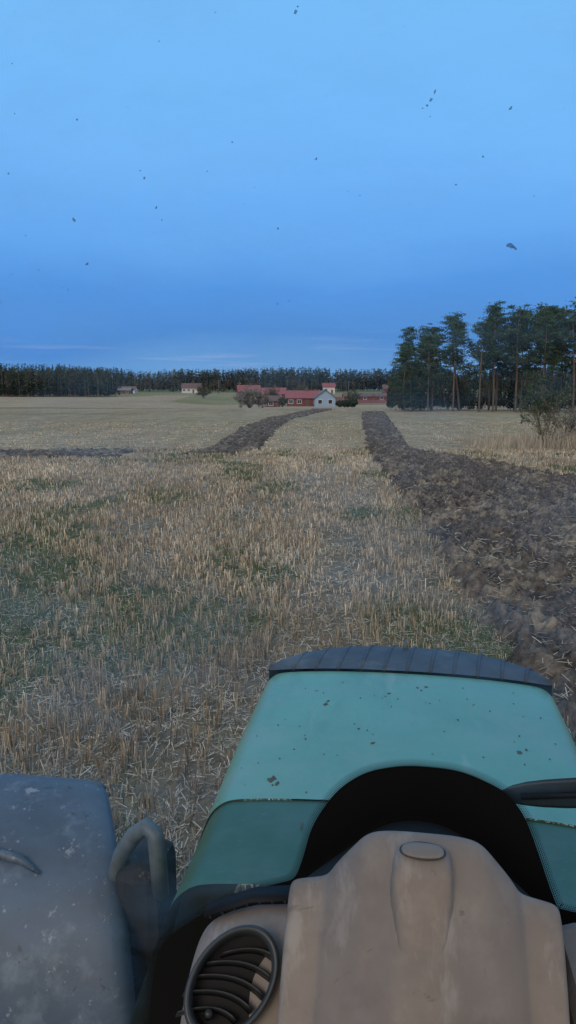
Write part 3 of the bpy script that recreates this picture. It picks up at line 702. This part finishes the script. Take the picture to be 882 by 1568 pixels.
# ------------------------------------------------------------------ world, sun, camera
w = bpy.data.worlds.new('World'); scene.world = w; w.use_nodes = True
nt = w.node_tree; N = nt.nodes; L = nt.links; bg = N['Background']
SR = math.radians(200)
sky = N.new('ShaderNodeTexSky'); sky.sky_type = 'NISHITA'; sky.sun_disc = False; sky.sun_elevation = math.radians(6); sky.sun_rotation = SR
tc = N.new('ShaderNodeTexCoord'); sep = N.new('ShaderNodeSeparateXYZ'); L.new(tc.outputs['Generated'], sep.inputs[0])
mp = N.new('ShaderNodeMapping'); mp.inputs['Scale'].default_value = (2.2, 2.2, 7); L.new(tc.outputs['Generated'], mp.inputs[0])
nz = N.new('ShaderNodeTexNoise'); nz.inputs['Scale'].default_value = 1.3; nz.inputs['Detail'].default_value = 4; L.new(mp.outputs[0], nz.inputs['Vector'])
ma = N.new('ShaderNodeMath'); ma.operation = 'MULTIPLY_ADD'; ma.inputs[1].default_value = .09; L.new(nz.outputs['Fac'], ma.inputs[0])
mb = N.new('ShaderNodeMath'); mb.operation = 'SUBTRACT'; mb.inputs[1].default_value = .045; L.new(sep.outputs['Z'], mb.inputs[0]); L.new(mb.outputs[0], ma.inputs[2])
cr = N.new('ShaderNodeValToRGB'); L.new(ma.outputs[0], cr.inputs[0])
def lin(r, g, b): return tuple((c/255/12.92 if c/255 <= .04045 else ((c/255+.055)/1.055)**2.4) for c in (r, g, b))+(1,)
st = [(0, (116, 166, 214)), (.03, (94, 152, 214)), (.07, (66, 132, 210)), (.13, (74, 143, 224)), (.19, (98, 166, 240)), (.28, (114, 182, 250)), (.42, (120, 189, 250)), (.6, (136, 198, 248)), (1, (172, 202, 232))]
els = cr.color_ramp.elements
els[0].position = 0; els[0].color = lin(*st[0][1]); els[1].position = 1; els[1].color = lin(*st[-1][1])
for p, c in st[1:-1]:
    e = els.new(p); e.color = lin(*c)
wm = N.new('ShaderNodeMapRange'); wm.inputs[1].default_value = .15; wm.inputs[2].default_value = -.8; wm.interpolation_type = 'SMOOTHSTEP'
L.new(sep.outputs['Y'], wm.inputs[0])
mg = N.new('ShaderNodeMix'); mg.data_type = 'RGBA'; L.new(wm.outputs[0], mg.inputs['Factor']); L.new(cr.outputs[0], mg.inputs['A']); mg.inputs['B'].default_value = (.85, .77, .69, 1)
mp2 = N.new('ShaderNodeMapping'); mp2.inputs['Scale'].default_value = (3, 3, 60); L.new(tc.outputs['Generated'], mp2.inputs[0])
n2 = N.new('ShaderNodeTexNoise'); n2.inputs['Scale'].default_value = 2; n2.inputs['Detail'].default_value = 5; L.new(mp2.outputs[0], n2.inputs['Vector'])
r2 = N.new('ShaderNodeMapRange'); r2.inputs[1].default_value = .56; r2.inputs[2].default_value = .75; r2.inputs[4].default_value = .5; L.new(n2.outputs['Fac'], r2.inputs[0])
r3 = N.new('ShaderNodeMapRange'); r3.inputs[1].default_value = .09; r3.inputs[2].default_value = .04; L.new(sep.outputs['Z'], r3.inputs[0])
mm = N.new('ShaderNodeMath'); mm.operation = 'MULTIPLY'; L.new(r2.outputs[0], mm.inputs[0]); L.new(r3.outputs[0], mm.inputs[1])
mc = N.new('ShaderNodeMix'); mc.data_type = 'RGBA'; L.new(mm.outputs[0], mc.inputs['Factor']); L.new(mg.outputs['Result'], mc.inputs['A']); mc.inputs['B'].default_value = lin(160, 176, 215)
sc = N.new('ShaderNodeMix'); sc.data_type = 'RGBA'; sc.blend_type = 'MULTIPLY'; sc.inputs['Factor'].default_value = 1; L.new(sky.outputs[0], sc.inputs['A']); sc.inputs['B'].default_value = (.008, .010, .012, 1)
ad = N.new('ShaderNodeMix'); ad.data_type = 'RGBA'; ad.blend_type = 'ADD'; ad.inputs['Factor'].default_value = 1; L.new(mc.outputs['Result'], ad.inputs['A']); L.new(sc.outputs['Result'], ad.inputs['B'])
L.new(ad.outputs['Result'], bg.inputs['Color']); bg.inputs['Strength'].default_value = .97

sd = bpy.data.lights.new('sun', 'SUN'); sd.energy = 1.15; sd.angle = math.radians(25); sd.color = (1, .85, .71)
so = bpy.data.objects.new('sun', sd); scene.collection.objects.link(so)
dirv = Vector((-.45, -.85, .75)).normalized()   # towards the sun
so.rotation_euler = dirv.to_track_quat('Z', 'Y').to_euler()
cam = bpy.data.cameras.new('camera'); co = bpy.data.objects.new('camera', cam); scene.collection.objects.link(co)
cam.sensor_fit = 'VERTICAL'; cam.sensor_height = 36; cam.lens = 18/math.tan(math.radians(34)); cam.clip_end = 6000; cam.clip_start = .02
co.location = (0, 0, CAMH); co.rotation_euler = (math.radians(90-8.85), 0, 0)
scene.camera = co
scene.view_settings.view_transform = 'Standard'; scene.view_settings.look = 'None'; scene.view_settings.exposure = 0
